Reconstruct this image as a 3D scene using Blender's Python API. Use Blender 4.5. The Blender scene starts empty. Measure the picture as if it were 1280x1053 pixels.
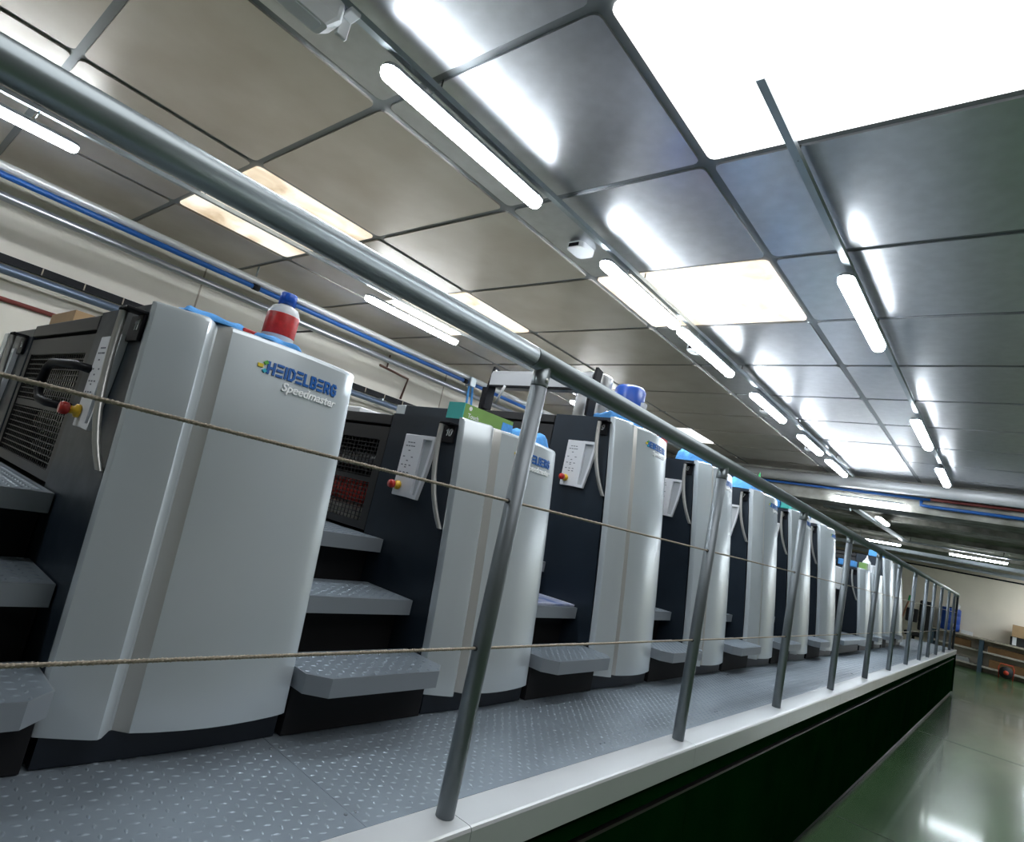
import bpy, bmesh, math, random
from mathutils import Vector, Matrix, Euler
random.seed(7)
scene = bpy.context.scene
C = scene.collection

# ------------------------------------------------------------------ camera, world, exposure
H = 1.4667                       # camera height above the hall floor
cam_d = bpy.data.cameras.new('camera'); cam = bpy.data.objects.new('camera', cam_d); C.objects.link(cam)
cam_d.sensor_fit = 'HORIZONTAL'; cam_d.sensor_width = 36.0; cam_d.lens = 746.74 / 1280 * 36.0
cam_d.clip_start = 0.02; cam_d.clip_end = 200
_r = Vector((0.7507224, 0.6242179, 0.2162589)); _u = Vector((-0.0653136, -0.2556224, 0.9645680)); _f = Vector((-0.6573812, 0.7382474, 0.1511315))
m = Matrix.Identity(4)
for i in range(3):
    m[i][0] = _r[i]; m[i][1] = _u[i]; m[i][2] = -_f[i]
m[2][3] = H
cam.matrix_world = m
scene.camera = cam

w = bpy.data.worlds.new('world'); scene.world = w; w.use_nodes = True
w.node_tree.nodes['Background'].inputs[0].default_value = (0.75, 0.85, 1.0, 1)
w.node_tree.nodes['Background'].inputs[1].default_value = 0.5
vs = scene.view_settings
vs.view_transform = 'Standard'; vs.look = 'None'; vs.gamma = 1.0; vs.use_curve_mapping = False
vs.exposure = 0.82
LAMP = 35.0          # radiance of the tube diffusers
SKY = 1.7            # radiance of the clear skylight sheets

# ------------------------------------------------------------------ materials
MATS = {}
def mat(name, col, rough=0.5, metal=0.0, var=0.0, vscale=6.0, bump=0.0, bscale=60.0, rvar=0.0, coat=0.0, stretch=(1, 1, 1), col2=None, emit=None, estr=0.0, spec=0.5):
    if name in MATS: return MATS[name]
    M = bpy.data.materials.new(name); M.use_nodes = True; nt = M.node_tree; n = nt.nodes; L = nt.links
    b = n['Principled BSDF']
    b.inputs['Base Color'].default_value = (*col, 1); b.inputs['Roughness'].default_value = rough; b.inputs['Metallic'].default_value = metal
    b.inputs['Coat Weight'].default_value = coat; b.inputs['Coat Roughness'].default_value = 0.08
    b.inputs['Specular IOR Level'].default_value = spec
    if var or bump or rvar or col2:
        tc = n.new('ShaderNodeTexCoord'); mp = n.new('ShaderNodeMapping'); mp.inputs['Scale'].default_value = stretch
        L.new(tc.outputs['Object'], mp.inputs[0])
        oi = n.new('ShaderNodeObjectInfo'); ad = n.new('ShaderNodeVectorMath'); ad.operation = 'MULTIPLY_ADD'
        cb = n.new('ShaderNodeCombineXYZ'); L.new(oi.outputs['Random'], cb.inputs[0]); L.new(oi.outputs['Random'], cb.inputs[1])
        ad.inputs[1].default_value = (13.7, 7.3, 0); L.new(cb.outputs[0], ad.inputs[0]); L.new(mp.outputs[0], ad.inputs[2])
        vec = ad.outputs[0]
    if var or col2:
        t = n.new('ShaderNodeTexNoise'); t.inputs['Scale'].default_value = vscale; t.inputs['Detail'].default_value = 6; L.new(vec, t.inputs['Vector'])
        r = n.new('ShaderNodeValToRGB'); L.new(t.outputs['Fac'], r.inputs[0])
        c2 = col2 if col2 else tuple(max(0, c * (1 - var)) for c in col); c1 = col if col2 else tuple(min(1, c * (1 + var)) for c in col)
        r.color_ramp.elements[0].position = 0.35; r.color_ramp.elements[1].position = 0.68
        r.color_ramp.elements[0].color = (*c2, 1); r.color_ramp.elements[1].color = (*c1, 1)
        L.new(r.outputs[0], b.inputs['Base Color'])
    if rvar:
        t = n.new('ShaderNodeTexNoise'); t.inputs['Scale'].default_value = vscale * 2.3; t.inputs['Detail'].default_value = 5; L.new(vec, t.inputs['Vector'])
        mr = n.new('ShaderNodeMapRange'); mr.inputs[1].default_value = .3; mr.inputs[2].default_value = .7
        mr.inputs[3].default_value = max(.02, rough - rvar); mr.inputs[4].default_value = rough + rvar
        L.new(t.outputs['Fac'], mr.inputs[0]); L.new(mr.outputs[0], b.inputs['Roughness'])
    if bump:
        t = n.new('ShaderNodeTexNoise'); t.inputs['Scale'].default_value = bscale; t.inputs['Detail'].default_value = 3; L.new(vec, t.inputs['Vector'])
        bp = n.new('ShaderNodeBump'); bp.inputs['Strength'].default_value = bump; bp.inputs['Distance'].default_value = 0.01
        L.new(t.outputs['Fac'], bp.inputs['Height']); L.new(bp.outputs[0], b.inputs['Normal'])
    if emit:
        b.inputs['Emission Color'].default_value = (*emit, 1); b.inputs['Emission Strength'].default_value = estr
    MATS[name] = M
    return M

mat('galvanised', (.60, .61, .635), .32, 1.0, var=.05, vscale=14.0, bump=.025, bscale=55, rvar=.025)
mat('galvanised_stain_reflect', (.61, .575, .53), .34, 1.0, col2=(.52, .475, .42), vscale=2.2, bump=.025, bscale=55, rvar=.03)  # brown stains plus warm reflected light painted into the panel colour
mat('ceiling_joint', (.22, .235, .245), .45, .6)
mat('sheet_ceiling', (.2, .2, .2), .7)
mat('lamp_glow', (1, 1, 1), .4, emit=(.87, .94, 1.0), estr=LAMP)
mat('lamp_housing', (.32, .35, .37), .45)
mat('rail_steel', (.42, .47, .50), .38, .8, var=.06)
mat('wire', (.05, .05, .05), .5)
mat('wall_cream', (.74, .69, .61), .85, var=.04, vscale=2.0)
mat('wall_back', (.87, .80, .67), .85, var=.04, vscale=1.5)
mat('wall_joint', (.42, .36, .29), .8)
mat('concrete', (.42, .41, .37), .8, col2=(.20, .195, .165), vscale=4.0, bump=.5, bscale=18)
mat('concrete_dark', (.36, .35, .31), .85, col2=(.17, .165, .14), vscale=5.0, bump=.4, bscale=20)
mat('floor_green', (.085, .165, .07), .25, col2=(.045, .10, .038), vscale=1.3, rvar=.018, bump=.003, bscale=4, stretch=(1.6, .6, 1), coat=.3)
mat('floor_joint', (.03, .045, .03), .6)
mat('cover_silver', (.60, .66, .70), .27, .34, var=.02, vscale=3, bump=.008, bscale=220)
mat('cover_strip', (.54, .54, .52), .34, .4)
mat('dark_slate', (.015, .024, .036), .40, .1, var=.08, vscale=8, rvar=.04)
mat('plinth_navy', (.005, .009, .018), .45)
mat('black_paint', (.006, .006, .009), .5, spec=.2)
mat('recess_black', (.004, .004, .006), .8)
mat('guard_grey', (.03, .03, .032), .45, .3)
mat('handle_silver', (.62, .62, .60), .30, .75)
mat('panel_white', (.74, .76, .80), .4)
mat('panel_grip', (.50, .53, .56), .45)
mat('print_grey', (.12, .13, .17), .6)
mat('estop_red', (.50, .02, .015), .3, coat=.4)
mat('estop_yellow', (.85, .52, .03), .35)
mat('logo_blue', (.010, .115, .42), .35)
mat('logo_cyan', (.02, .45, .62), .35)
mat('logo_green', (.10, .40, .06), .35)
mat('logo_yellow', (.80, .62, .03), .35)
mat('logo_white', (.93, .95, .97), .35, 0)
mat('tread_plate', (.24, .285, .33), .42, .4, var=.06, vscale=9)
mat('tread_edge', (.27, .30, .33), .42, .2)
mat('kerb_white', (.60, .625, .645), .30, .15, var=.03, vscale=3)
mat('side_green', (.003, .026, .006), .4, 0, var=.15, vscale=3, spec=0.0)
mat('slot_black', (.006, .005, .006), .5)
mat('ledge_brown', (.030, .022, .022), .45)
mat('rail_grey', (.27, .31, .33), .32, .6, var=.05, vscale=10)
mat('post_grey', (.19, .215, .235), .44, .5, var=.06, vscale=10, rvar=.04)
mat('post_black', (.02, .022, .026), .45)
mat('rope', (.38, .33, .26), .6, .2, var=.25, vscale=300)
mat('duct_grey', (.56, .57, .58), .45, .2, var=.05)
mat('pipe_white', (.78, .78, .77), .28, .2)
mat('pipe_blue', (.012, .10, .36), .35)
mat('pipe_steel', (.36, .37, .40), .30, .7)
mat('pipe_slate', (.13, .17, .24), .35, .4)
mat('pipe_red', (.16, .025, .02), .5)
mat('conduit_brown', (.12, .06, .04), .6)
mat('cardboard', (.46, .30, .16), .85, var=.07)
mat('cardboard_dark', (.22, .12, .05), .85, var=.1)
mat('cloth_blue', (.10, .36, .80), .85, var=.10, vscale=30, bump=.3, bscale=60)
mat('plastic_white', (.80, .81, .82), .4)
mat('plastic_clear', (.66, .69, .72), .3)
mat('label_red', (.55, .03, .03), .4, var=.2, vscale=60)
mat('cap_blue', (.02, .12, .62), .35)
mat('cap_green', (.02, .38, .10), .4)
mat('box_teal', (.05, .46, .42), .5)
mat('box_green', (.20, .36, .09), .5, var=.1, vscale=10)
mat('plastic_blue', (.02, .085, .42), .35, var=.1, vscale=4)
mat('foil_duct', (.62, .62, .62), .30, .9, bump=.2, bscale=25)
mat('hood_grey', (.50, .51, .53), .4, .1)
mat('paper', (.62, .64, .70), .7, col2=(.10, .16, .40), vscale=9)
mat('bench_top', (.40, .35, .28), .6, var=.1)
mat('bench_leg', (.035, .07, .10), .5)
mat('shelf_light', (.50, .46, .40), .6)
mat('chair_black', (.012, .012, .013), .6)
mat('reel_red', (.55, .05, .02), .4)
mat('broom_wood', (.30, .14, .07), .6)
mat('roller_red', (.65, .06, .04), .4)
mat('roller_pale', (.55, .54, .48), .4)
mat('roller_steel', (.40, .41, .42), .3, .6)

def skylight_mat(name, strength, stained):
    M = bpy.data.materials.new(name); M.use_nodes = True; nt = M.node_tree; n = nt.nodes; L = nt.links; b = n['Principled BSDF']
    b.inputs['Base Color'].default_value = (.6, .57, .5, 1); b.inputs['Roughness'].default_value = .22
    b.inputs['Emission Strength'].default_value = strength
    tc = n.new('ShaderNodeTexCoord')
    t = n.new('ShaderNodeTexNoise'); t.inputs['Scale'].default_value = 2.4; t.inputs['Detail'].default_value = 7; t.inputs['Distortion'].default_value = 1.2
    L.new(tc.outputs['Object'], t.inputs['Vector'])
    r = n.new('ShaderNodeValToRGB'); L.new(t.outputs['Fac'], r.inputs[0]); e = r.color_ramp.elements
    if stained:
        e[0].position = .30; e[0].color = (.50, .34, .19, 1); e[1].position = .56; e[1].color = (1, .93, .80, 1)
        k = e.new(.42); k.color = (.84, .70, .52, 1)
    else:
        e[0].position = .2; e[0].color = (.97, .98, 1, 1); e[1].position = .8; e[1].color = (1, 1, 1, 1)
    L.new(r.outputs[0], b.inputs['Emission Color'])
    MATS[name] = M
skylight_mat('skylight_clear', SKY, False)
skylight_mat('skylight_stained', .82, True)
skylight_mat('skylight_dirty', .62, True)
skylight_mat('white_sheet_far', 1.1, False)  # far ceiling panel: evenly white glowing sheet

# ------------------------------------------------------------------ mesh helpers
ORG = {}
class MB:
    def __init__(s): s.v = []; s.f = []; s.sm = []
    def add(s, vs, fs, smooth=False):
        o = len(s.v); s.v += [tuple(p) for p in vs]; s.f += [tuple(i + o for i in f) for f in fs]; s.sm += [smooth] * len(fs); return s
    def box(s, x0, x1, y0, y1, z0, z1, c=0.0):
        x0, x1 = min(x0, x1), max(x0, x1); y0, y1 = min(y0, y1), max(y0, y1); z0, z1 = min(z0, z1), max(z0, z1)
        if c <= 0:
            vs = [(x, y, z) for x in (x0, x1) for y in (y0, y1) for z in (z0, z1)]
            fs = [(0, 1, 3, 2), (4, 6, 7, 5), (0, 4, 5, 1), (2, 3, 7, 6), (0, 2, 6, 4), (1, 5, 7, 3)]
            return s.add(vs, fs)
        bm = bmesh.new(); bmesh.ops.create_cube(bm, size=1)
        for v in bm.verts: v.co = ((x0 + x1) / 2 + v.co.x * (x1 - x0), (y0 + y1) / 2 + v.co.y * (y1 - y0), (z0 + z1) / 2 + v.co.z * (z1 - z0))
        bmesh.ops.bevel(bm, geom=bm.edges[:], offset=c, segments=2, affect='EDGES', profile=.5)
        bm.verts.index_update(); s.add([v.co for v in bm.verts], [[v.index for v in f.verts] for f in bm.faces]); bm.free(); return s
    def tube(s, path, r, n=12, caps=True, closed=False):
        P = [Vector(p) for p in path]; rs = r if isinstance(r, (list, tuple)) else [r] * len(P); vs = []; up = None
        for i, p in enumerate(P):
            a = P[max(i - 1, 0)]; b = P[min(i + 1, len(P) - 1)]; d = (b - a).normalized()
            if up is None:
                up = Vector((0, 0, 1)) if abs(d.z) < .9 else Vector((1, 0, 0))
            e1 = d.cross(up).normalized(); e2 = e1.cross(d).normalized(); up = e2
            for k in range(n):
                t = 2 * math.pi * k / n; vs.append(p + (e1 * math.cos(t) + e2 * math.sin(t)) * rs[i])
        fs = []
        for i in range(len(P) - 1):
            for k in range(n):
                k2 = (k + 1) % n; fs.append((i * n + k, i * n + k2, (i + 1) * n + k2, (i + 1) * n + k))
        s.add(vs, fs, True)
        if caps:
            o = len(s.v) - len(vs); s.f += [tuple(o + k for k in range(n))[::-1], tuple(o + (len(P) - 1) * n + k for k in range(n))]; s.sm += [False, False]
        return s
    def lathe(s, prof, c, axis='z', n=24, smooth=True):
        vs = []; cx, cy, cz = c
        for (r, h) in prof:
            for k in range(n):
                t = 2 * math.pi * k / n; a, b = r * math.cos(t), r * math.sin(t)
                vs.append({'z': (cx + a, cy + b, cz + h), 'y': (cx + a, cy + h, cz + b), 'x': (cx + h, cy + a, cz + b)}[axis])
        fs = [(i * n + k, i * n + (k + 1) % n, (i + 1) * n + (k + 1) % n, (i + 1) * n + k) for i in range(len(prof) - 1) for k in range(n)]
        fs += [tuple(range(n))[::-1], tuple((len(prof) - 1) * n + k for k in range(n))]
        return s.add(vs, fs, smooth)
    def prism(s, pts, z0, z1, axis='z'):
        n = len(pts)
        def q(a, b, c): return {'z': (a, b, c), 'x': (c, a, b), 'y': (a, c, b)}[axis]
        vs = [q(a, b, z0) for a, b in pts] + [q(a, b, z1) for a, b in pts]
        fs = [tuple(range(n))[::-1], tuple(range(n, 2 * n))] + [(i, (i + 1) % n, n + (i + 1) % n, n + i) for i in range(n)]
        return s.add(vs, fs)
    def build(s, name, material, parent=None, org=None, recalc=True):
        if org is None: org = ORG[parent] if parent is not None else Vector((0, 0, 0))
        org = Vector(org)
        me = bpy.data.meshes.new(name)
        me.from_pydata([tuple(Vector(p) - org) for p in s.v], [], s.f)
        me.polygons.foreach_set('use_smooth', s.sm)
        if recalc:
            bm = bmesh.new(); bm.from_mesh(me); bmesh.ops.recalc_face_normals(bm, faces=bm.faces[:]); bm.to_mesh(me); bm.free()
        me.materials.append(MATS[material]); me.update()
        o = bpy.data.objects.new(name, me); C.objects.link(o)
        if parent is not None: o.parent = parent
        else: o.location = org
        ORG[o] = org
        return o

def tag(o, label, cat, group=None, kind=None):
    o['label'] = label
    if cat: o['category'] = cat
    if group: o['group'] = group
    if kind: o['kind'] = kind
    return o
def thing(name, loc, label, cat, group=None, kind=None):
    o = bpy.data.objects.new(name, None); C.objects.link(o); o.location = loc; o.empty_display_size = .1; ORG[o] = Vector(loc)
    return tag(o, label, cat, group, kind)
def struct(name, mb, material, label, org=(0, 0, 0)):
    o = mb.build(name, material, None, org); o['kind'] = 'structure'; o['label'] = label; return o
def copy_tree(o, loc=None, parent=None):
    c = o.copy(); C.objects.link(c); ORG[c] = ORG[o]
    if parent is not None: c.parent = parent
    if loc is not None: c.location = loc
    for ch in o.children: copy_tree(ch, None, c)
    return c
def text_verts(txt, size, extrude, shear=0.0, offset=0.0, spacing=1.0):
    cu = bpy.data.curves.new('t', 'FONT'); cu.body = txt; cu.size = size; cu.extrude = extrude; cu.shear = shear; cu.offset = offset; cu.space_character = spacing; cu.resolution_u = 3
    ob = bpy.data.objects.new('t', cu); C.objects.link(ob)
    dg = bpy.context.evaluated_depsgraph_get(); dg.update()
    me = bpy.data.meshes.new_from_object(ob.evaluated_get(dg))
    v = [tuple(p.co) for p in me.vertices]; f = [tuple(p.vertices) for p in me.polygons]
    bpy.data.objects.remove(ob); bpy.data.curves.remove(cu); bpy.data.meshes.remove(me)
    return v, f
def rounded_rect(x0, x1, y0, y1, r, n=3):
    pts = []
    for cx, cy, a0 in ((x1 - r, y0 + r, -90), (x1 - r, y1 - r, 0), (x0 + r, y1 - r, 90), (x0 + r, y0 + r, 180)):
        for k in range(n + 1):
            t = math.radians(a0 + 90 * k / n); pts.append((cx + r * math.cos(t), cy + r * math.sin(t)))
    return pts

# ------------------------------------------------------------------ the setting
WL, WR, YB, YF = -5.85, 8.5, 23.7, -6.0
ZC = 3.128; CE = 9.93; ZF = 2.90
fl = struct('floor', MB().box(WL - .2, WR + .2, YF - .2, YB + .2, -.12, 0), 'floor_green', 'glossy green epoxy floor')
j = MB()
for y in (4.95, 9.4, 14.2): j.box(-.82, WR, y, y + .012, 0, .0012)
jo = j.build('floor_joint', 'floor_joint', fl)
wl = struct('wall_left', MB().box(WL - .2, WL, YF - .2, YB + .2, 0, 3.4), 'wall_cream', 'cream painted panel wall behind the press')
for y in (-1.2, 1.95, 5.1, 8.25, 11.4): MB().box(WL, WL + .004, y, y + .014, .1, 3.12).build('panel_joint', 'wall_joint', wl)
struct('wall_right', MB().box(WR, WR + .2, YF - .2, YB + .2, 0, 3.4), 'wall_cream', 'cream wall on the aisle side')
struct('wall_back', MB().box(WL - .2, WR + .2, YB, YB + .2, 0, 3.4), 'wall_back', 'cream wall at the far end of the hall')
struct('wall_front', MB().box(WL - .2, WR + .2, YF - .2, YF, 0, 3.4), 'wall_cream', 'cream wall at the near end of the hall')

ceil = struct('ceiling', MB().box(WL - .2, WR + .2, YF - .2, CE, ZC, ZC + .15), 'ceiling_joint', 'metal panel ceiling with dark joint strips and skylight sheets')
XL = [-7.18, -5.98, -4.77, -3.51, -2.304, -1.143, .06, 1.265, 2.47, 3.68, 4.88, 6.09, 7.30, 8.51]
XL[0] = WL - .02
XL = [WL] + XL[2:-1] + [WR]
YC0, DY = 1.2592, .9001
SKYL = {(-1.143, 0): 'skylight_clear', (-1.143, -1): 'skylight_clear', (.06, 0): 'skylight_clear', (.06, -1): 'skylight_clear',
        (-2.304, 2): 'skylight_stained', (-4.77, 0): 'skylight_dirty', (-4.77, 2): 'skylight_stained', (-4.77, 7): 'white_sheet_far',
        (2.47, 4): 'skylight_stained', (-2.304, -4): 'skylight_stained'}
for a, b in zip(XL[:-1], XL[1:]):
    for i in range(-8, 10):
        y0 = YC0 + DY * i; y1 = min(y0 + DY, CE - .01)
        if y1 - y0 < .1: continue
        key = next((v for (x, k), v in SKYL.items() if abs(x - a) < .01 and k == i), None)
        jx, jy = .022, .019
        x0, x1 = a + jx, b - jx
        pts = rounded_rect(x0, x1, y0 + jy, y1 - jy, .032, 3)
        cx, cy = (x0 + x1) / 2, (y0 + y1) / 2
        mb = MB().prism(pts, ZC - .010, ZC + .0)
        org = (cx, cy, ZC)
        nm = 'skylight_panel' if key else 'ceiling_panel'
        mt = key or ('galvanised_stain_reflect' if a < -2.4 else 'galvanised')
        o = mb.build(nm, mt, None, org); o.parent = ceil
        if key: o['label'] = 'bright translucent skylight sheet' if key == 'skylight_clear' else 'translucent skylight sheet with brown water stains'  # the far sheet is plain white, without stains
# concrete beam and lower concrete ceiling of the far bay
struct('trim_1', MB().box(WL - .1, WR + .1, CE, CE + .55, 2.70, ZC + .15), 'concrete', 'rough concrete beam where the metal ceiling ends')
fb = struct('ceiling_far', MB().box(WL - .2, WR + .2, CE + .55, YB + .2, ZF, ZF + .2), 'concrete_dark', 'dark concrete ceiling of the far bay')
for y in (12.4, 14.9, 17.4, 19.9):
    MB().box(WL, WR, y, y + .22, ZF - .09, ZF).build('ceiling_rib', 'concrete_dark', fb)

# ------------------------------------------------------------------ walkway platform
ZP = .813
PE = 14.75; PS = -2.2
plat = thing('walkway_platform', (-1.1, 6, 0), 'long raised tread plate walkway beside the press with pale kerb and dark green side', 'platform')
def bumps(mb, x0, x1, y0, y1, z, clip=None):
    px, py = .0332, .039; h = .0023
    for i in range(int((x1 - x0) / px) + 1):
        for jx in range(int((y1 - y0) / py) + 1):
            for kind in (0, 1):
                x = x0 + .012 + i * px + (.0166 if kind else 0); y = y0 + .012 + jx * py + (.0195 if kind else 0)
                if x > x1 - .010 or y > y1 - .010 or (clip and not clip(x, y)): continue
                a = math.radians(72 if kind == 0 else -12); ca, sa = math.cos(a), math.sin(a); l, wd = .0098, .0032
                q = lambda u, v, zz: (x + u * ca - v * sa, y + u * sa + v * ca, zz)
                mb.add([q(-l, 0, z), q(-l * .3, -wd, z), q(l * .3, -wd, z), q(l, 0, z), q(l * .3, wd, z), q(-l * .3, wd, z), q(-l * .35, 0, z + h), q(l * .35, 0, z + h)],
                       [(0, 1, 6), (1, 2, 7, 6), (2, 3, 7), (3, 4, 7), (4, 5, 6, 7), (5, 0, 6)], True)
    return mb
SP = .995
ys = [PS] + [.893 + SP * k for k in range(-3, 14) if PS < .893 + SP * k < PE - .2] + [PE]
bump_cache = {}
for a, b in zip(ys[:-1], ys[1:]):
    p = MB().box(-1.55, -.936, a + .0008, b - .0008, ZP - .022, ZP - .002).build('tread_plate', 'tread_plate', plat)
    key = round(b - a, 3)
    mb = bumps(MB(), -1.40, -.937, a, b, ZP - .002)
    o = mb.build('tread_pattern', 'tread_plate', p, recalc=False); o['kind'] = 'stuff'
    for dx in (-.99, -1.30):
        for dy in (-.012, .012):
            MB().lathe([(.004, 0), (.004, .002)], (dx, b + dy, ZP - .002), n=8).build('bolt', 'post_grey', p)
kseg = [PS] + [1.095 + 1.1897 * k for k in range(-2, 12) if 1.095 + 1.1897 * k < PE - .2] + [PE]
for a, b in zip(kseg[:-1], kseg[1:]):
    mb = MB(); prof = [(-.936, ZP - .07), (-.936, ZP - .003), (-.930, ZP), (-.842, ZP), (-.836, ZP - .002), (-.833, ZP - .008), (-.833, ZP - .078), (-.85, ZP - .078), (-.85, ZP - .02), (-.92, ZP - .02), (-.92, ZP - .07)]
    mb.prism([(x, z) for x, z in prof], a + .001, b - .001, axis='y')
    mb.build('kerb', 'kerb_white', plat)
MB().box(-1.5, -.875, PS, PE - .02, .0, ZP - .022).build('core', 'slot_black', plat)
MB().box(-.875, -.848, PS, PE - .01, .672, .716).build('side_band', 'side_green', plat)
MB().box(-.875, -.856, PS, PE - .01, .640, .650).build('side_ledge', 'ledge_brown', plat)
pseg = [PS] + [2.35 + 1.255 * k for k in range(-3, 10) if 2.35 + 1.255 * k < PE - .3] + [PE - .01]
for a, b in zip(pseg[:-1], pseg[1:]):
    MB().box(-.90, -.858, a + .002, b - .002, .05, .640).build('side_panel', 'side_green', plat)
MB().box(-1.5, -.833, PE - .01, PE, .05, ZP - .078).build('end_panel', 'side_green', plat)
MB().box(-1.55, -.936, PE - .0, PE + .02, ZP - .10, ZP).build('end_kerb', 'kerb_white', plat)

# ------------------------------------------------------------------ handrail
ZR = ZP + 1.022; XR = -.893
rail = thing('handrail', (XR, 6, ZP), 'grey tubular handrail with slim posts and two steel ropes along the walkway', 'handrail')
yy = [PS + .05] + [-1 + k * .5 for k in range(0, 31)] + [14.62]
MB().tube([(XR, y, ZR) for y in (PS + .05, 1.02)], .0255, 24).build('top_rail', 'rail_grey', rail)
MB().tube([(XR, 1.0235, ZR), (XR, 14.60, ZR), (XR, 14.64, ZR - .012), (XR, 14.65, ZR - .05)], .0255, 24).build('top_rail', 'rail_grey', rail)
posts = [1.0698 + 1.1897 * k for k in range(-2, 8)] + [10.36, 11.46, 12.75, 13.9]
for y in posts:
    p = MB().lathe([(.0205, ZP + .0006), (.0205, ZR - .062)], (XR, y, 0), n=20).build('post', 'post_grey', rail)
    MB().lathe([(.0205, ZR - .0605), (.021, ZR - .058), (.021, ZR - .012)], (XR, y, 0), n=20).build('collar', 'rail_grey', p)
    MB().lathe([(.006, 0), (.005, .003)], (XR + .0195, y, ZR - .045), axis='x', n=10).build('screw', 'handle_silver', p)
    for z in (1.495, 1.165):
        for sg in (-1, 1):
            MB().lathe([(.006, 0), (.006, .0225)] if sg > 0 else [(.006, -.0225), (.006, 0)], (XR, y, z), axis='y', n=10).build('grommet', 'post_black', p)
MB().lathe([(.0205, ZP - .0), (.0205, ZR - .05)], (XR, 14.65, 0), n=20).build('post', 'post_black', rail)
for z in (1.495, 1.165):
    mb = MB(); mb.tube([(XR, PS + .1, z), (XR, 14.65, z)], .0029, 8)
    # the strands twisted round the rope
    rp = mb.build('rope', 'rope', rail)
    st = MB()
    for ph in range(3):
        st.tube([(XR + 0.0022 * math.cos(t * 2.6 + ph * 2.094), .0 + t * .006, z + 0.0022 * math.sin(t * 2.6 + ph * 2.094)) for t in range(0, 260)], .0018, 5, caps=False)
    o = st.build('rope_strand', 'rope', rp, recalc=False); o['kind'] = 'stuff'

# ------------------------------------------------------------------ printing units
XB = -1.315; ZB = .872; UL = .515
PLAN = [(0, -.080), (0, -.057), (.002, -.052), (.008, -.048), (.055, -.024), (.088, -.009), (.098, -.007), (.106, -.012), (.128, -.042), (.133, -.044),
        (.158, -.020), (.200, -.010), (.26, -.002), (.31, 0), (.36, -.002), (.42, -.009), (.47, -.018), (.500, -.026), (.511, -.032), (.515, -.042), (.515, -.080)]
def plan(dy):
    for (a, xa), (b, xb) in zip(PLAN[1:-2], PLAN[2:-1]):
        if a <= dy <= b: return xa + (xb - xa) * (dy - a) / max(1e-6, b - a)
    return PLAN[-2][1]
def lean(z):
    d = z - ZB; return -.070 * d - .034 * d * d
def cover_x(dy, z): return XB + plan(dy) + lean(z)

STROKES = {'H': ([[(0, 0), (0, 1)], [(.7, 0), (.7, 1)], [(0, .5), (.7, .5)]], .7), 'E': ([[(0, 0), (.62, 0)], [(0, .5), (.62, .5)], [(0, 1), (.62, 1)]], .62),
           'I': ([[(0, 0), (0, 1)]], 0), 'D': ([[(0, 0), (0, 1), (.4, 1), (.68, .75), (.68, .25), (.4, 0), (0, 0)]], .68), 'L': ([[(0, 1), (0, 0), (.55, 0)]], .55),
           'B': ([[(0, 0), (0, 1), (.45, 1), (.6, .85), (.6, .64), (.45, .5), (.65, .36), (.65, .12), (.5, 0), (0, 0)], [(0, .5), (.45, .5)]], .65),
           'R': ([[(0, 0), (0, 1), (.5, 1), (.65, .85), (.65, .6), (.5, .42), (0, .42)], [(.38, .42), (.68, 0)]], .68),
           'G': ([[(.65, .82), (.5, 1), (.2, 1), (0, .8), (0, .2), (.2, 0), (.5, 0), (.66, .2), (.66, .46), (.4, .46)]], .66)}
STROKES.update({'1': ([[(.0, .74), (.34, 1), (.34, 0)]], .34), '0': ([[(.15, 0), (0, .2), (0, .8), (.15, 1), (.45, 1), (.6, .8), (.6, .2), (.45, 0), (.15, 0)]], .6),
    '9': ([[(.1, 0), (.4, 0), (.6, .25), (.6, .8), (.45, 1), (.15, 1), (0, .8), (0, .6), (.15, .42), (.6, .42)]], .6), '8': ([[(.15, .52), (0, .7), (.1, 1), (.5, 1), (.6, .7), (.45, .52), (.15, .52), (0, .3), (.1, 0), (.5, 0), (.6, .3), (.45, .52)]], .6),
    '7': ([[(0, 1), (.6, 1), (.2, 0)]], .6), '6': ([[(.5, 1), (.2, 1), (0, .75), (0, .2), (.15, 0), (.45, 0), (.6, .2), (.6, .4), (.45, .58), (0, .58)]], .6), '5': ([[(.55, 1), (.05, 1), (.0, .55), (.45, .58), (.6, .4), (.6, .2), (.45, 0), (0, 0)]], .6)})
def digits(txt, cx, y, z0, h):
    """slanted white stroke digits facing the steps (towards -Y)"""
    sc = h; tot = sum(STROKES[c][1] for c in txt) + .42 * (len(txt) - 1); seg, hw = stroke_word(txt, h, tot * h * .92 if tot else h, .22); mb = MB(); w_ = tot * h * .92
    for (a, b, c, d) in seg:
        dx, dz = c - a, d - b; l = math.hypot(dx, dz) or 1; ux, uz = dx / l * hw * .7, dz / l * hw * .7; nx, nz = -dz / l * hw, dx / l * hw
        q = [(a - ux + nx, b - uz + nz), (a - ux - nx, b - uz - nz), (c + ux - nx, d + uz - nz), (c + ux + nx, d + uz + nz)]
        q = [(cx - w_ / 2 + u + .18 * v, z0 + v) for u, v in q]
        mb.add([(u, y, v) for u, v in q] + [(u, y - .001, v) for u, v in q], [(4, 5, 6, 7), (0, 1, 5, 4), (1, 2, 6, 5), (2, 3, 7, 6), (3, 0, 4, 7)])
    return mb
def stroke_word(word, height, width, sw=.24, depth=.004):
    """flat bold letters as bevelless strokes: list of (verts2d prism) in a width x height box"""
    adv = .46; tot = sum(STROKES[c][1] + adv for c in word) - adv
    sx = width / tot; out = []; u = 0
    for c in word:
        for pl in STROKES[c][0]:
            for (a, b), (d, e) in zip(pl[:-1], pl[1:]):
                out.append(((u + a) * sx, b * height, (u + d) * sx, e * height))
        u += STROKES[c][1] + adv
    return out, sw * height / 2

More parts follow.
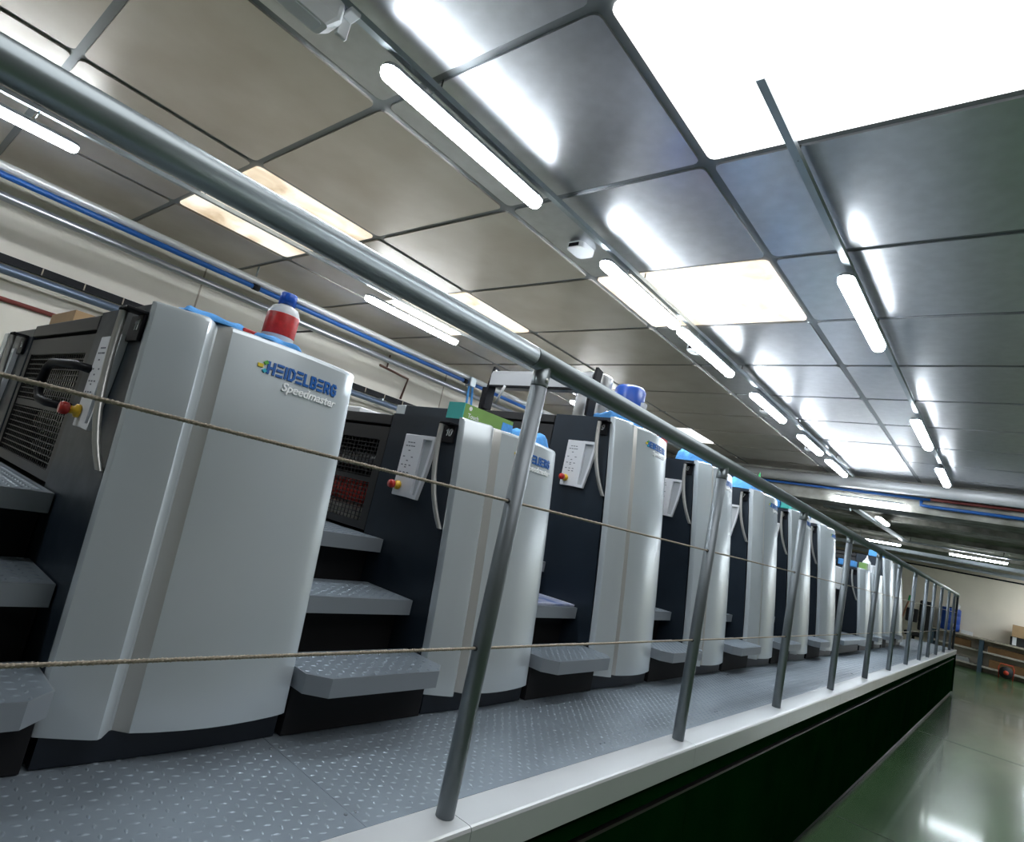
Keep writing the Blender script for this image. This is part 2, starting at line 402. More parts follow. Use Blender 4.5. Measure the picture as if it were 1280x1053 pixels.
def on_cover(mb, verts2, faces, dy0, z0):
    """lay flat lettering (u right, v up, w out) on the curved cover; Y0 = 0"""
    mb.add([(cover_x(min(.51, dy0 + u), z0 + v) + wq, dy0 + u, z0 + v) for u, v, wq in verts2], faces)

def make_cover(root, zt, lettering):
    mb = MB(); strip = MB(); zs = [ZB + (zt - ZB) * k / 10 for k in range(11)]
    # small roll-over of the sheet at the top edge
    rows = [(z, 0) for z in zs[:-1]] + [(zt - .012, 0), (zt - .004, -.004), (zt, -.012)]
    n = len(PLAN)
    def pt(i, z, inset):
        dy, dx = PLAN[i]
        return (XB + dx + lean(z) + (inset if 0 < i < n - 1 else 0), dy, z)
    vs = [pt(i, z, ins) for z, ins in rows for i in range(n)]
    main_f = []; strip_f = []
    for r in range(len(rows) - 1):
        for i in range(n - 1):
            f = (r * n + i, r * n + i + 1, (r + 1) * n + i + 1, (r + 1) * n + i)
            (strip_f if i == 9 else main_f).append(f)
    top = tuple((len(rows) - 1) * n + i for i in range(n)); bot = tuple(range(n))[::-1]
    # sharp creases: split per column band so the ridge and groove stay crisp
    mb.add(vs, main_f, True); mb.add([vs[i] for i in top], [tuple(range(n))]); mb.add([vs[i] for i in bot], [tuple(range(n))])
    cov = mb.build('front_cover', 'cover_silver', root)
    md = cov.modifiers.new('edge', 'EDGE_SPLIT'); md.split_angle = math.radians(24)
    st = MB().add(vs, strip_f, True); used = sorted({i for f in strip_f for i in f}); mp = {k: q for q, k in enumerate(used)}
    st = MB().add([vs[i] for i in used], [tuple(mp[i] for i in f) for f in strip_f], True)
    o = st.build('groove_strip', 'cover_strip', cov); o['label'] = 'warm grey strip in the cover groove'
    if lettering:
        d0, z0 = .252, zt - .081; hgt, wid = .026, .198
        seg, hw = stroke_word('HEIDELBERG', hgt, wid); wm = MB()
        for (a, b, c, d) in seg:
            dx, dz = c - a, d - b; l = math.hypot(dx, dz) or 1; ux, uz = dx / l * hw * .8, dz / l * hw * .8; nx, nz = -dz / l * hw, dx / l * hw
            q = [(a - ux + nx, b - uz + nz), (a - ux - nx, b - uz - nz), (c + ux - nx, d + uz - nz), (c + ux + nx, d + uz + nz)]
            on_cover(wm, [(u, v, .0) for u, v in q] + [(u, v, .003) for u, v in q], [(4, 5, 6, 7), (0, 1, 5, 4), (1, 2, 6, 5), (2, 3, 7, 6), (3, 0, 4, 7)], d0, z0)
        o = wm.build('lettering', 'logo_blue', cov); o['label'] = 'raised bold blue capital lettering'
        for nm, colr, (a, b, c, d) in (('logo_mark', 'logo_yellow', (-.026, .013, -.013, .013)), ('logo_mark', 'logo_green', (-.011, .020, -.004, .026)), ('logo_mark', 'logo_cyan', (-.011, .006, -.005, .0))):
            lm = MB(); dx, dz = c - a, d - b; l = math.hypot(dx, dz); t_ = .0042; nx, nz = -dz / l * t_, dx / l * t_
            q = [(a + nx, b + nz), (a - nx, b - nz), (c - nx, d - nz), (c + nx, d + nz)]
            on_cover(lm, [(u, v, 0) for u, v in q] + [(u, v, .0032) for u, v in q], [(4, 5, 6, 7), (0, 1, 5, 4), (1, 2, 6, 5), (2, 3, 7, 6), (3, 0, 4, 7)], d0, z0)
            lm.build(nm, colr, cov)
        v, f = text_verts('Speedmaster', .0295, .002, shear=.22, offset=.0006, spacing=1.0)
        ux = max(p[0] for p in v); s_ = .166 / ux
        tm = MB(); on_cover(tm, [(p[0] * s_, p[1], p[2] + .002) for p in v], f, .292, zt - .112)
        o = tm.build('script_lettering', 'logo_white', cov); o['label'] = 'raised white italic lettering'
    return cov

def side_fittings(root, xs, zt, zo, number, mirror_panel=True):
    """handle, number plate, control panel on a side post whose right edge is near xs=0 offset"""
    dx = xs
    pl = MB().box(-1.560 + dx, -1.481 + dx + lean(zt) - lean(1.75), -.008, 0, 1.656 + zo, 1.7165 + zo, .002).build('number_plate', 'black_paint', root)
    if number:
        mb = digits(number, -1.510 + dx + lean(zt) - lean(1.75), -.0082, 1.682 + zo, .021)
        mb.build('number', 'logo_white', pl)
    path = []; fin = []
    for k in range(13):
        t = k / 12; z = 1.715 - .345 * t
        y = -.036 + .030 * t ** 4
        x = -1.523 + .075 * t * t + (lean(zt) - lean(1.75)) * .8
        path.append((x + dx, y, z + zo))
    h = MB()
    # a flattened bar: elliptical section
    vs = []; n = 12
    for (x, y, z) in path:
        for k in range(n):
            a = 2 * math.pi * k / n; vs.append((x + .0098 * math.cos(a), y + .0085 * math.sin(a), z))
    fs = [(i * n + k, i * n + (k + 1) % n, (i + 1) * n + (k + 1) % n, (i + 1) * n + k) for i in range(len(path) - 1) for k in range(n)]
    h.add(vs, fs, True); h.add(vs[:n], [tuple(range(n))]); h.add(vs[-n:], [tuple(range(n))])
    hd = h.build('grab_handle', 'handle_silver', root); hd['label'] = 'long curved satin metal handle'
    MB().lathe([(.0105, 0), (.0105, .006)], (path[0][0], path[0][1], path[0][2]), n=14).build('end_cap', 'black_paint', hd)
    MB().box(path[0][0] - .008, path[0][0] + .045, -.044, 0, 1.717 + zo, 1.724 + zo, .002).build('handle_mount', 'black_paint', root)
    # control panel: keypad slab + raised grip frame with a hollow
    zc = zo * .80
    x0, x1, z0, z1 = -1.728 + dx, -1.562 + dx, 1.445 + zc, 1.670 + zc
    xm = x0 + .092
    cp = MB().box(x0, xm, -.012, 0, z0, z1, .003).build('control_panel', 'panel_white', root)
    g = MB()
    R_ = [(xm, z0), (x1 - .030, z0 - .002), (x1 - .010, z0 + .10), (x1, z1 - .045), (x1, z1), (xm, z1)]
    I_ = [(xm + .014, z0 + .012), (x1 - .038, z0 + .012), (x1 - .022, z0 + .10), (x1 - .012, z1 - .045), (x1 - .012, z1 - .014), (xm + .014, z1 - .014)]
    k = len(R_)
    vs = [(x, -.015, z) for x, z in R_] + [(x, -.015, z) for x, z in I_] + [(x, 0, z) for x, z in R_] + [(x, -.004, z) for x, z in I_]
    fs = []
    for i in range(k):
        q = (i + 1) % k; fs += [(i, q, k + q, k + i), (i, 2 * k + i, 2 * k + q, q), (k + i, k + q, 3 * k + q, 3 * k + i)]
    g.add(vs, fs); g.build('grip_frame', 'panel_white', cp)
    MB().add([(x, -.0045, z) for x, z in I_], [tuple(range(k))]).build('grip_hollow', 'panel_grip', cp, recalc=False)
    pr = MB()
    for zz, xs_ in ((.195, (.030, .044, .058)), (.182, (.022, .036, .050, .062)), (.165, (.042,)), (.142, (.020, .064)), (.128, (.042,)), (.112, (.020, .040, .062)), (.104, (.040,)), (.085, (.020, .040, .060)), (.073, (.040, .060))):
        for x in xs_: pr.box(x0 + x - .005, x0 + x + .005, -.0126, -.011, z0 + zz - .0018, z0 + zz + .0018)
    o = pr.build('key_print', 'print_grey', cp)
    ex, ez = x0 + .030, z0 + .036
    e1 = MB().lathe([(.016, -.014), (.016, -.022), (.0095, -.026), (.0095, -.036)][::-1], (ex, 0, ez), axis='y', n=18).build('emergency_stop_base', 'estop_yellow', cp)
    MB().lathe([(.010, -.034), (.0145, -.038), (.0155, -.048), (.013, -.054)][::-1], (ex, 0, ez), axis='y', n=18).build('emergency_stop', 'estop_red', cp)

def make_unit(loc_y, zt, number, label, lettering=True, rollers=None, mesh_rows=22, left_number=None):
    global ORG
    root = thing('printing_unit', (-2.205, 0, ZP), label, 'machine', 'printing units in a row along the walkway')
    zo = zt - 1.750
    make_cover(root, zt, lettering)
    # plinth follows the plan of the cover a little behind it
    pp = [(XB - .036 - .030 * abs(dy / UL - .55) ** 1.6, dy) for dy in [k * UL / 12 for k in range(13)]]
    MB().prism([(-1.84, .012)] + [(x, min(max(dy, .012), .505)) for x, dy in pp] + [(-1.84, .505)], ZP + .0006, ZB - .0006).build('plinth', 'plinth_navy', root)
    sp = MB(); zz0, zz1 = ZB + .01, zt - .006
    xa0, xa1 = XB - .079 + lean(zz0), XB - .079 + lean(zz1)
    sp.prism([(-1.843, zz0), (xa0, zz0), (xa1, zz1), (-1.843, zz1)], .001, UL - .002, axis='y')
    sp.build('side_post', 'dark_slate', root)
    # far side post with its own grey cover edge
    MB().box(-3.05, -2.595, .001, UL - .002, ZP, zt - .02, .004).build('side_post', 'dark_slate', root)
    MB().box(-3.14, -3.055, 0, UL, ZB, zt - .02, .004).build('rear_cover', 'cover_silver', root)
    # body behind the guard
    MB().box(-2.59, -1.848, .26, UL - .004, ZP, zt - .02).build('body', 'black_paint', root)
    MB().box(-2.59, -1.848, .0, .26, ZP, 1.27).build('lower_body', 'recess_black', root)
    MB().box(-2.59, -1.848, .0, UL - .004, zt - .052, zt - .012, .003).build('top_panel', 'guard_grey', root)
    zg0, zg1 = 1.292, zt - .062
    fr = MB()
    fr.box(-2.588, -2.545, .004, .022, zg0, zg1); fr.box(-1.893, -1.850, .004, .022, zg0, zg1)
    fr.box(-2.545, -1.893, .004, .022, zg1 - .052, zg1); fr.box(-2.545, -1.893, .004, .022, zg0, zg0 + .026)
    gf = fr.build('guard_frame', 'guard_grey', root)
    bars = MB(); nr = int((zg1 - zg0 - .078) / .0155)
    for k in range(nr + 1):
        z = zg0 + .026 + (zg1 - zg0 - .078) * k / nr; th = .003 if k != nr // 2 else .02
        bars.box(-2.545, -1.893, .008, .012, z - th / 2, z + th / 2)
    for k in range(1, 27):
        x = -2.545 + .652 * k / 27; bars.box(x - .0016, x + .0016, .012, .0145, zg0 + .026, zg1 - .052)
    o = bars.build('guard_mesh', 'guard_grey', gf); o['kind'] = 'stuff'; o['label'] = 'fine bar grille of the guard'
    for (z, y, r, mtl) in (rollers or [(1.46, .14, .05, 'roller_steel'), (1.36, .13, .045, 'roller_steel'), (1.57, .15, .045, 'roller_steel')]):
        MB().lathe([(r * .5, -2.588), (r * .5, -2.56), (r, -2.555), (r, -1.885), (r * .5, -1.88), (r * .5, -1.85)], (0, y, z), axis='x', n=20).build('roller', mtl, root)
    side_fittings(root, 0, zt, zo, number)
    return root

def place(root, y, num_txt=None):
    root.location.y = y; bpy.context.view_layer.update()

UY = {11: .412, 10: 1.398, 9: 2.392, 8: 3.387, 7: 4.382, 6: 5.377, 5: 6.372}
u11 = make_unit(0, 1.750, '11', 'low printing unit numbered 11 with a red labelled bottle on top',
                rollers=[(1.55, .10, .06, 'roller_pale'), (1.43, .12, .05, 'roller_pale'), (1.345, .12, .035, 'roller_steel')])
side_fittings(u11, -1.17, 1.75, -.02, '11')
# black tubular guard loop on the grille
lp = [(-1.72, -.002, 1.585), (-1.80, -.03, 1.592), (-1.95, -.045, 1.592), (-1.995, -.045, 1.578), (-2.01, -.045, 1.54), (-2.0, -.045, 1.51), (-1.96, -.045, 1.492), (-1.90, -.04, 1.487), (-1.85, -.002, 1.487)]
MB().tube(lp, .011, 10).build('guard_loop', 'black_paint', u11)
place(u11, UY[11])
u10 = make_unit(0, 1.750, '10', 'low printing unit numbered 10 with a green and teal glove box on top',
                rollers=[(1.428, .075, .05, 'roller_red'), (1.330, .075, .045, 'roller_pale'), (1.56, .15, .045, 'roller_steel')])
place(u10, UY[10])
u9 = make_unit(0, 2.020, '9', 'tall printing unit with crumpled blue cloth and a foil duct on top')
place(u9, UY[9])
def swap_number(root, txt):
    for ch in root.children:
        if ch.name.startswith('number_plate'):
            for g in list(ch.children):
                bpy.data.objects.remove(g)
            if txt:
                digits(txt, -1.510 + lean(2.02) - lean(1.75), -.0082, 1.682 + .27, .021).build('number', 'logo_white', ch, org=(-2.205, 0, ZP))
LAB = {8: 'tall printing unit with a folded blue cloth on top, next after the foil duct unit', 7: 'tall printing unit carrying a blue cloth and a white bottle with green nozzle',
       6: 'tall printing unit with a blue and a teal box on top', 5: 'tall printing unit with a white and a blue box, beside the white hooded transfer module'}
for k in (8, 7, 6, 5):
    c = copy_tree(u9, (-2.205, UY[k], ZP)); c['label'] = LAB[k]; swap_number(c, str(k))
low = copy_tree(u10, (-2.205, 8.30, ZP)); low['label'] = 'low printing unit past the white hooded transfer module, bottle and sponge pack on top'
low2 = copy_tree(u10, (-2.205, 9.20, ZP)); low2['label'] = 'low printing unit directly before the two tall end units'
for r in (low, low2):
    for ch in r.children:
        if ch.name.startswith('number_plate'):
            for g in list(ch.children): bpy.data.objects.remove(g)
        if ch.name.startswith('front_cover'):
            for g in list(ch.children):
                if 'letter' in g.name or 'logo' in g.name: bpy.data.objects.remove(g)
for y, lb in ((10.15, 'tall end unit of the press after the second low unit'), (11.05, 'last tall cover of the press before the broom')):
    c = copy_tree(u9, (-2.205, y, ZP)); c['label'] = lb; swap_number(c, None)
    for ch in c.children:
        if ch.name.startswith('front_cover'):
            for g in list(ch.children):
                if 'letter' in g.name or 'logo' in g.name: bpy.data.objects.remove(g)

# ------------------------------------------------------------------ steps between the units
def make_steps(y0, y1, label, paper=False):
    root = thing('access_steps', (-1.6, (y0 + y1) / 2, ZP), label, 'steps', 'tread plate steps between the units')
    def tread(poly, z, th, clip, xr):
        t = MB().prism(poly, z - th, z).build('tread', 'tread_edge', root)
        xs_ = [p[0] for p in poly]; ys_ = [p[1] for p in poly]
        cx, cy = sum(xs_) / len(xs_), sum(ys_) / len(ys_)
        MB().add([(cx + (x - cx) * .985, cy + (y - cy) * .985, z + .0006) for x, y in poly], [tuple(range(len(poly)))]).build('tread_surface', 'tread_plate', t, recalc=False)
        b = bumps(MB(), xr[0], xr[1], min(ys_), max(ys_), z + .0006, clip)
        o = b.build('tread_pattern', 'tread_plate', t, recalc=False); o['kind'] = 'stuff'
        return t
    c = .048; xf, xb = -1.262, -1.47
    tread([(xb, y0), (xf - .045, y0), (xf, y0 + c), (xf, y1 - c), (xf - .045, y1), (xb, y1)], .978, .047, lambda x, y: min(y - y0, y1 - y) > (x - (xf - .045)) * c / .045 + .008 and x < xf - .01, (xb, xf))
    tread([(-1.745, y0), (-1.495, y0), (-1.495, y1), (-1.745, y1)], 1.124, .047, None, (-1.745, -1.495))
    tread([(-2.60, y0), (-1.717, y0), (-1.717, y1), (-2.60, y1)], 1.282, .047, None, (-2.3, -1.717))
    MB().box(-1.80, -1.352, y0 + .001, y1 - .001, ZP + .0006, .931).build('riser', 'recess_black', root)
    MB().box(-1.95, -1.56, y0 + .001, y1 - .001, .95, 1.077).build('riser', 'recess_black', root)
    MB().box(-2.60, -1.79, y0 + .001, y1 - .001, ZP, 1.235).build('riser', 'recess_black', root)
    return root
prev = {11: 'beside unit 11, at the near end of the press', 10: 'between units 11 and 10', 9: 'between unit 10 and the unit with the foil duct', 8: 'behind the foil duct unit', 7: 'before the unit with the green nozzle bottle', 6: 'before the unit with the teal box', 5: 'before the unit with the white box'}
first = None
for k in (11, 10, 9, 8, 7, 6, 5):
    y1 = UY[k] - .003; y0 = y1 - .464
    lb = 'three tread plate steps ' + prev[k]
    if first is None:
        first = make_steps(y0, y1, lb); f_c = (y0 + y1) / 2
    else:
        c = copy_tree(first, (-1.6, (y0 + y1) / 2, ZP)); c['label'] = lb
for yc, lb in ((9.007, 'tread plate steps between the two low units'), (9.925, 'tread plate steps before the first tall end unit'),):
    c = copy_tree(first, (-1.6, yc, ZP)); c['label'] = lb; c.scale = (1, .80, 1)
c = copy_tree(first, (-1.6, 10.857, ZP)); c['label'] = 'tread plate steps between the tall end units'; c.scale = (1, .80, 1)

# transfer module between unit 5 and the low unit
tm = thing('transfer_module', (-2.2, 7.55, ZP), 'low black transfer module with white side panel, wide tread step and white hood above', 'machine')
MB().box(-3.0, -1.62, 6.90, 8.21, ZP, 1.45, .01).build('body', 'black_paint', tm)
MB().box(-3.0, -1.56, 6.92, 8.20, 1.45, 1.70, .01).build('side_panel', 'panel_white', tm)
MB().box(-2.9, -1.70, 6.95, 8.25, 1.70, 1.80, .01).build('deck', 'dark_slate', tm)
MB().box(-2.8, -1.75, 7.0, 8.2, 1.92, 2.10, .02).build('hood', 'panel_white', tm)
for x in (-2.7, -1.85):
    MB().box(x - .03, x + .03, 7.3, 7.36, 1.80, 1.93).build('hood_leg', 'black_paint', tm)
MB().box(-1.64, -1.262, 6.90, 8.21, .93, .978, .006).build('step', 'tread_plate', tm)
MB().box(-1.64, -1.36, 6.90, 8.21, ZP + .00068, .93).build('riser', 'plinth_navy', tm)
ep = MB().box(-1.70, -1.46, 11.62, 11.66, ZP + .0006, 1.90, .006).build('end_panel', 'hood_grey', None, (-1.58, 11.64, ZP + .0006)); tag(ep, 'thin grey upright panel closing the far end of the press', 'panel')

# ------------------------------------------------------------------ lamps on their rails
def make_lamp(cx, cy, z, L, label, along='y', group='tube lamps on the ceiling rails', hang=.095, hx=.035):
    root = thing('tube_lamp', (cx, cy, z), label, 'lamp', group)
    wd = .040
    def stad(r, ll, n=6):
        pts = []
        for s_, a0 in ((1, 0), (-1, 180)):
            for k in range(n + 1):
                t = math.radians(a0 + 180 * k / n); u, v = r * math.cos(t), s_ * (ll / 2 - r) + r * math.sin(t)
                pts.append((u, v))
        return pts
    def loft(levels):
        mb = MB(); allv = []
        for r, ll, zz in levels:
            for u, v in stad(r, ll): allv.append((cx + u, cy + v, z + zz) if along == 'y' else (cx + v, cy - u, z + zz))
        n = len(stad(.1, 1)); fs = []
        for i in range(len(levels) - 1): fs += [(i * n + k, i * n + (k + 1) % n, (i + 1) * n + (k + 1) % n, (i + 1) * n + k) for k in range(n)]
        fs += [tuple(range(n))[::-1], tuple((len(levels) - 1) * n + k for k in range(n))]
        return mb.add(allv, fs)
    loft([(wd * .62, L - .02, -.026), (wd * .95, L - .004, -.012), (wd, L, .008)]).build('diffuser', 'lamp_glow', root)
    loft([(wd * 1.03, L + .006, .008), (wd * .9, L - .01, .026), (wd * .6, L - .06, .034)]).build('housing', 'lamp_housing', root)
    for s_ in (-.28, .28):
        q = MB()
        if along == 'y': q.tube([(cx, cy + s_ * L, z + .03), (cx + hx, cy + s_ * L, z + .042), (cx + hx, cy + s_ * L, z + .0525)], .003, 6)
        else: q.tube([(cx + s_ * L, cy, z + .03), (cx + s_ * L, cy, z + hang)], .003, 6)
        q.build('hanger', 'rail_steel', root)
    return root
def make_rail(x, y0, y1, label):
    r = thing('lamp_rail', (x, (y0 + y1) / 2, 3.05), label, 'rail', 'steel rails that carry the lamps')
    mb = MB(); mb.prism([(x - .015, 3.048), (x + .015, 3.048), (x + .015, 3.074), (x + .012, 3.074), (x + .012, 3.051), (x - .012, 3.051), (x - .012, 3.074), (x - .015, 3.074)], y0, y1, axis='y')
    mb.build('channel', 'rail_steel', r)
    y = math.ceil(y0 / .9) * .9 + .37
    while y < y1 - .1:
        MB().tube([(x, y, 3.048), (x, y, ZC - .010)], .0035, 6).build('drop_rod', 'wire', r)
        y += 1.8
    return r
make_rail(-1.905, -3.0, 9.6, 'steel lamp rail above the walkway, carrying the beam detectors')
make_rail(-.765, 1.70, 9.5, 'steel lamp rail above the aisle, starting under the bright skylight')
make_rail(-4.235, -3.0, 9.5, 'steel lamp rail over the far side of the press near the wall pipes')
ZL = 2.995
for a, b, lb in ((1.02, 2.02, 'lit tube lamp on the walkway rail before the ceiling detector'), (2.65, 3.66, 'lit tube lamp under the stained skylight sheet'), (3.72, 4.75, 'lit tube lamp on the walkway rail just past the stained skylight'),
              (5.30, 6.27, 'lit tube lamp on the walkway rail, fourth after the siren box'), (6.89, 7.83, 'lit tube lamp on the walkway rail, second from the concrete beam'), (8.21, 9.24, 'lit tube lamp on the walkway rail next to the concrete beam'),
              (-1.9, -.9, 'lit tube lamp on the walkway rail behind the viewer')):
    make_lamp(-1.94, (a + b) / 2, ZL, b - a, lb)
for a, b, lb in ((3.10, 4.16, 'lit tube lamp on the aisle rail, first after the bright skylight'), (5.945, 7.03, 'lit tube lamp in the middle of the aisle rail'), (8.07, 9.14, 'lit tube lamp on the aisle rail next to the grey duct')):
    make_lamp(-.775, (a + b) / 2, ZL, b - a, lb)
for a, b, lb in ((-.45, .60, 'lit tube lamp on the wall side rail above unit 11'), (2.715, 3.84, 'lit tube lamp on the wall side rail above the wall pipes'), (5.9, 6.95, 'lit tube lamp on the wall side rail behind the foil duct')):
    make_lamp(-4.36, (a + b) / 2, ZL, b - a, lb, hx=.125)

# siren-like speaker box clipped on the near rail
sr = thing('siren', (-1.93, .66, 3.0), 'white siren box clipped under the lamp rail', 'siren')
lo = rounded_rect(-1.985, -1.905, .50, .775, .018, 3); hi = rounded_rect(-2.015, -1.885, .46, .812, .03, 3); n_ = len(lo); b_ = MB()
b_.add([(x, y, 2.944) for x, y in lo] + [(x, y, 2.985) for x, y in hi] + [(x, y, 3.045) for x, y in hi], [tuple(range(n_))[::-1], tuple(range(2 * n_, 3 * n_))] + [(r * n_ + i, r * n_ + (i + 1) % n_, (r + 1) * n_ + (i + 1) % n_, (r + 1) * n_ + i) for r in (0, 1) for i in range(n_)])
b_.build('body', 'plastic_white', sr)
MB().prism(rounded_rect(-1.975, -1.915, .52, .755, .014, 3), 2.940, 2.9445).build('front', 'panel_white', sr)
MB().box(-1.945, -1.925, .813, .855, 2.965, 3.085, .004).build('clip', 'plastic_white', sr)
MB().box(-1.945, -1.868, .813, .855, 3.030, 3.0475, .004).build('clip', 'plastic_white', sr)
def detector(x, y, label):
    d = thing('smoke_detector', (x, y, ZC - .06), label, 'detector', 'beam detectors on the ceiling')
    mb = MB(); mb.prism(rounded_rect(x - .06, x + .06, y - .075, y + .075, .03, 3), ZC - .046, ZC - .010)
    h = mb.build('housing', 'plastic_white', d)
    MB().box(x - .035, x + .035, y - .0765, y - .070, ZC - .040, ZC - .018).build('lens', 'black_paint', d)
detector(-2.13, 2.66, 'white ceiling detector before the stained skylight'); detector(-2.13, 4.42, 'white ceiling detector beside the lamp past the stained skylight'); detector(-2.13, 6.3, 'small white ceiling detector farther along the walkway rail'); detector(-2.13, 8.1, 'small white ceiling detector nearest the concrete beam')

# ------------------------------------------------------------------ pipes on the left wall
def pipe(name, pts, r, m_, label, cat='pipe', n=14):
    mb = MB().tube(pts, r, n); return tag(mb.build(name, m_, None, pts[0]), label, cat)
pa = thing('wall_pipe', (-5.3, 4, 2.98), 'white painted pipe high on the left wall with clip brackets', 'pipe')
MB().tube([(-5.3, -3, 2.985), (-5.3, 9.8, 2.985)], .030, 14).build('tube', 'pipe_white', pa)
for y in (2.18, 5.6, 8.4):
    MB().tube([(-5.3, y, 3.02), (-5.3, y, ZC - .010)], .008, 8).build('bracket', 'rail_steel', pa)
pb = thing('wall_pipe', (-5.31, 4, 2.925), 'blue compressed air pipe under the white pipe', 'pipe')
MB().tube([(-5.29, -3, 2.926), (-5.29, 9.8, 2.926)], .0225, 14).build('tube', 'pipe_blue', pb)
for y in (2.2, 4.93):
    MB().tube([(-5.29, y - .03, 2.926), (-5.29, y + .03, 2.926)], .029, 12).build('coupling', 'black_paint', pb)
pc = thing('wall_pipe', (-5.3, 4, 2.79), 'bare steel pipe below the blue pipe', 'pipe')
MB().tube([(-5.3, -3, 2.79), (-5.3, 9.8, 2.79)], .030, 14).build('tube', 'pipe_steel', pc)
for y in (2.9, 5.9):
    MB().tube([(-5.3, y, 2.79), (WL, y, 2.79)], .010, 8).build('bracket', 'wire', pc)
pd = thing('wall_pipe', (-5.68, 4, 2.385), 'slate blue pipe below the slotted cable duct', 'pipe')
MB().tube([(-5.68, -3, 2.385), (-5.68, 9.8, 2.385)], .033, 14).build('tube', 'pipe_slate', pd)
for y in (2.0, 4.1, 6.2):
    MB().box(-5.85, -5.67, y - .01, y + .01, 2.40, 2.44).build('bracket', 'rail_steel', pd)
du = thing('cable_duct', (-5.82, 4, 2.48), 'black slotted cable duct on the left wall', 'cable duct')
MB().box(WL + .006, -5.80, -3, 9.8, 2.455, 2.515).build('channel', 'black_paint', du)
cl = MB()
for k in range(44): cl.box(-5.80, -5.794, -2.8 + k * .28, -2.8 + k * .28 + .008, 2.458, 2.512)
cl.build('rib', 'wall_joint', du)['kind'] = 'stuff'
pipe('conduit', [(-5.83, -3, 2.195), (-5.83, 3.4, 2.195)], .018, 'pipe_red', 'dark red conduit low on the left wall', 'pipe', 8)
pipe('conduit', [(-5.835, 4.16, 2.99), (-5.835, 4.16, 2.84)], .010, 'conduit_brown', 'short brown vertical conduit dropping from the wall pipes', 'pipe', 8)
pipe('conduit', [(-5.83, 4.05, 2.83), (-5.83, 4.5, 2.80), (-5.83, 4.46, 2.535)], .014, 'conduit_brown', 'brown conduit elbow running down to the slotted duct', 'pipe', 8)
pipe('conduit', [(-5.83, 2.78, 2.98), (-5.83, 2.78, 2.52)], .012, 'black_paint', 'thin black conduit on the wall behind the red labelled bottle', 'pipe', 8)

# ------------------------------------------------------------------ duct, pipes and lamps at the beam
tag(MB().tube([(WL + .02, 9.70, 2.955), (WR - .02, 9.70, 3.045)], .078, 24).build('ventilation_duct', 'duct_grey', None, (0, 9.7, 2.99)), 'round grey duct running across the hall under the ceiling end', 'duct')
tag(MB().tube([(WL + .02, 9.84, 2.872), (-1.0, 9.84, 2.89)], .020, 10).build('water_pipe', 'pipe_blue', None, (-3, 9.84, 2.88)), 'blue pipe along the concrete beam under the grey duct', 'pipe')
tag(MB().tube([(-1.0, 9.84, 2.90), (-.7, 9.84, 2.90), (WR - .02, 9.84, 2.93)], .022, 10).build('water_pipe', 'pipe_red', None, (1, 9.84, 2.9)), 'dark red pipe continuing after the blue one on the beam', 'pipe')
tag(MB().tube([(-1.10, 9.86, 2.87), (-1.10, 9.86, 2.81), (-1.02, 9.86, 2.80), (WR - .02, 9.86, 2.80)], .022, 10).build('water_pipe', 'pipe_blue', None, (1, 9.86, 2.8)), 'lower blue pipe with an elbow on the concrete beam', 'pipe')
make_lamp(-1.72, 9.84, 2.765, .90, 'lit tube lamp mounted along the concrete beam', along='x', group=None, hang=.05)
make_lamp(-1.86, 12.05, 2.74, 1.0, 'lit tube lamp pointing away beyond the concrete beam', group=None, hx=0, hang=.15)
make_lamp(-.72, 16.2, 2.70, .98, 'lit tube lamp under the far cable tray, on the aisle side', along='x', group=None, hang=.199)
make_lamp(-2.62, 16.2, 2.70, 1.05, 'lit tube lamp under the far cable tray, over the press end', along='x', group=None, hang=.199)
for y, lb in ((19.9, 'between the cable ladders'), (22.4, 'close to the rear wall')):
    for x in (.95, 2.15, 3.35, 4.55, 5.75, 6.95): make_lamp(x, y, 2.70, 1.1, 'added tube lamp out of view in the far bay ' + lb, along='x', group='added far bay fill lamps ' + lb, hang=.199)  # unseen lamps added beside the view to brighten the back wall
ct = thing('cable_tray', (-2.1, 13.5, 2.8), 'galvanised cable tray run going away from the concrete beam', 'cable tray')
MB().add([(-2.20, 11.2, 2.77), (-2.08, 11.2, 2.77), (-1.93, 15.88, 2.77), (-2.05, 15.88, 2.77), (-2.20, 11.2, 2.80), (-2.08, 11.2, 2.80), (-1.93, 15.88, 2.80), (-2.05, 15.88, 2.80)], [(0, 1, 2, 3), (4, 7, 6, 5), (0, 4, 5, 1), (1, 5, 6, 2), (2, 6, 7, 3), (3, 7, 4, 0)]).build('run', 'rail_steel', ct)
MB().box(-2.6, -2.2, 11.1, 11.25, 2.74, 2.86).build('junction_box', 'rail_steel', ct)
for y in (11.3, 13.4, 15.6): MB().tube([(-2.13 + (y - 11.2) * .032, y, 2.80), (-2.13 + (y - 11.2) * .032, y, 2.899)], .008, 6).build('drop_rod', 'wire', ct)
ct2 = thing('cable_tray', (1.5, 15.95, 2.8), 'galvanised cable tray across the far bay above the two far lamps', 'cable tray')
MB().box(-2.06, WR - .1, 15.89, 16.0, 2.77, 2.80).build('run', 'rail_steel', ct2)
for x in (-1.9, -.3, 1.4, 3.2): MB().tube([(x, 15.95, 2.80), (x, 15.95, 2.899)], .008, 6).build('drop_rod', 'wire', ct2)
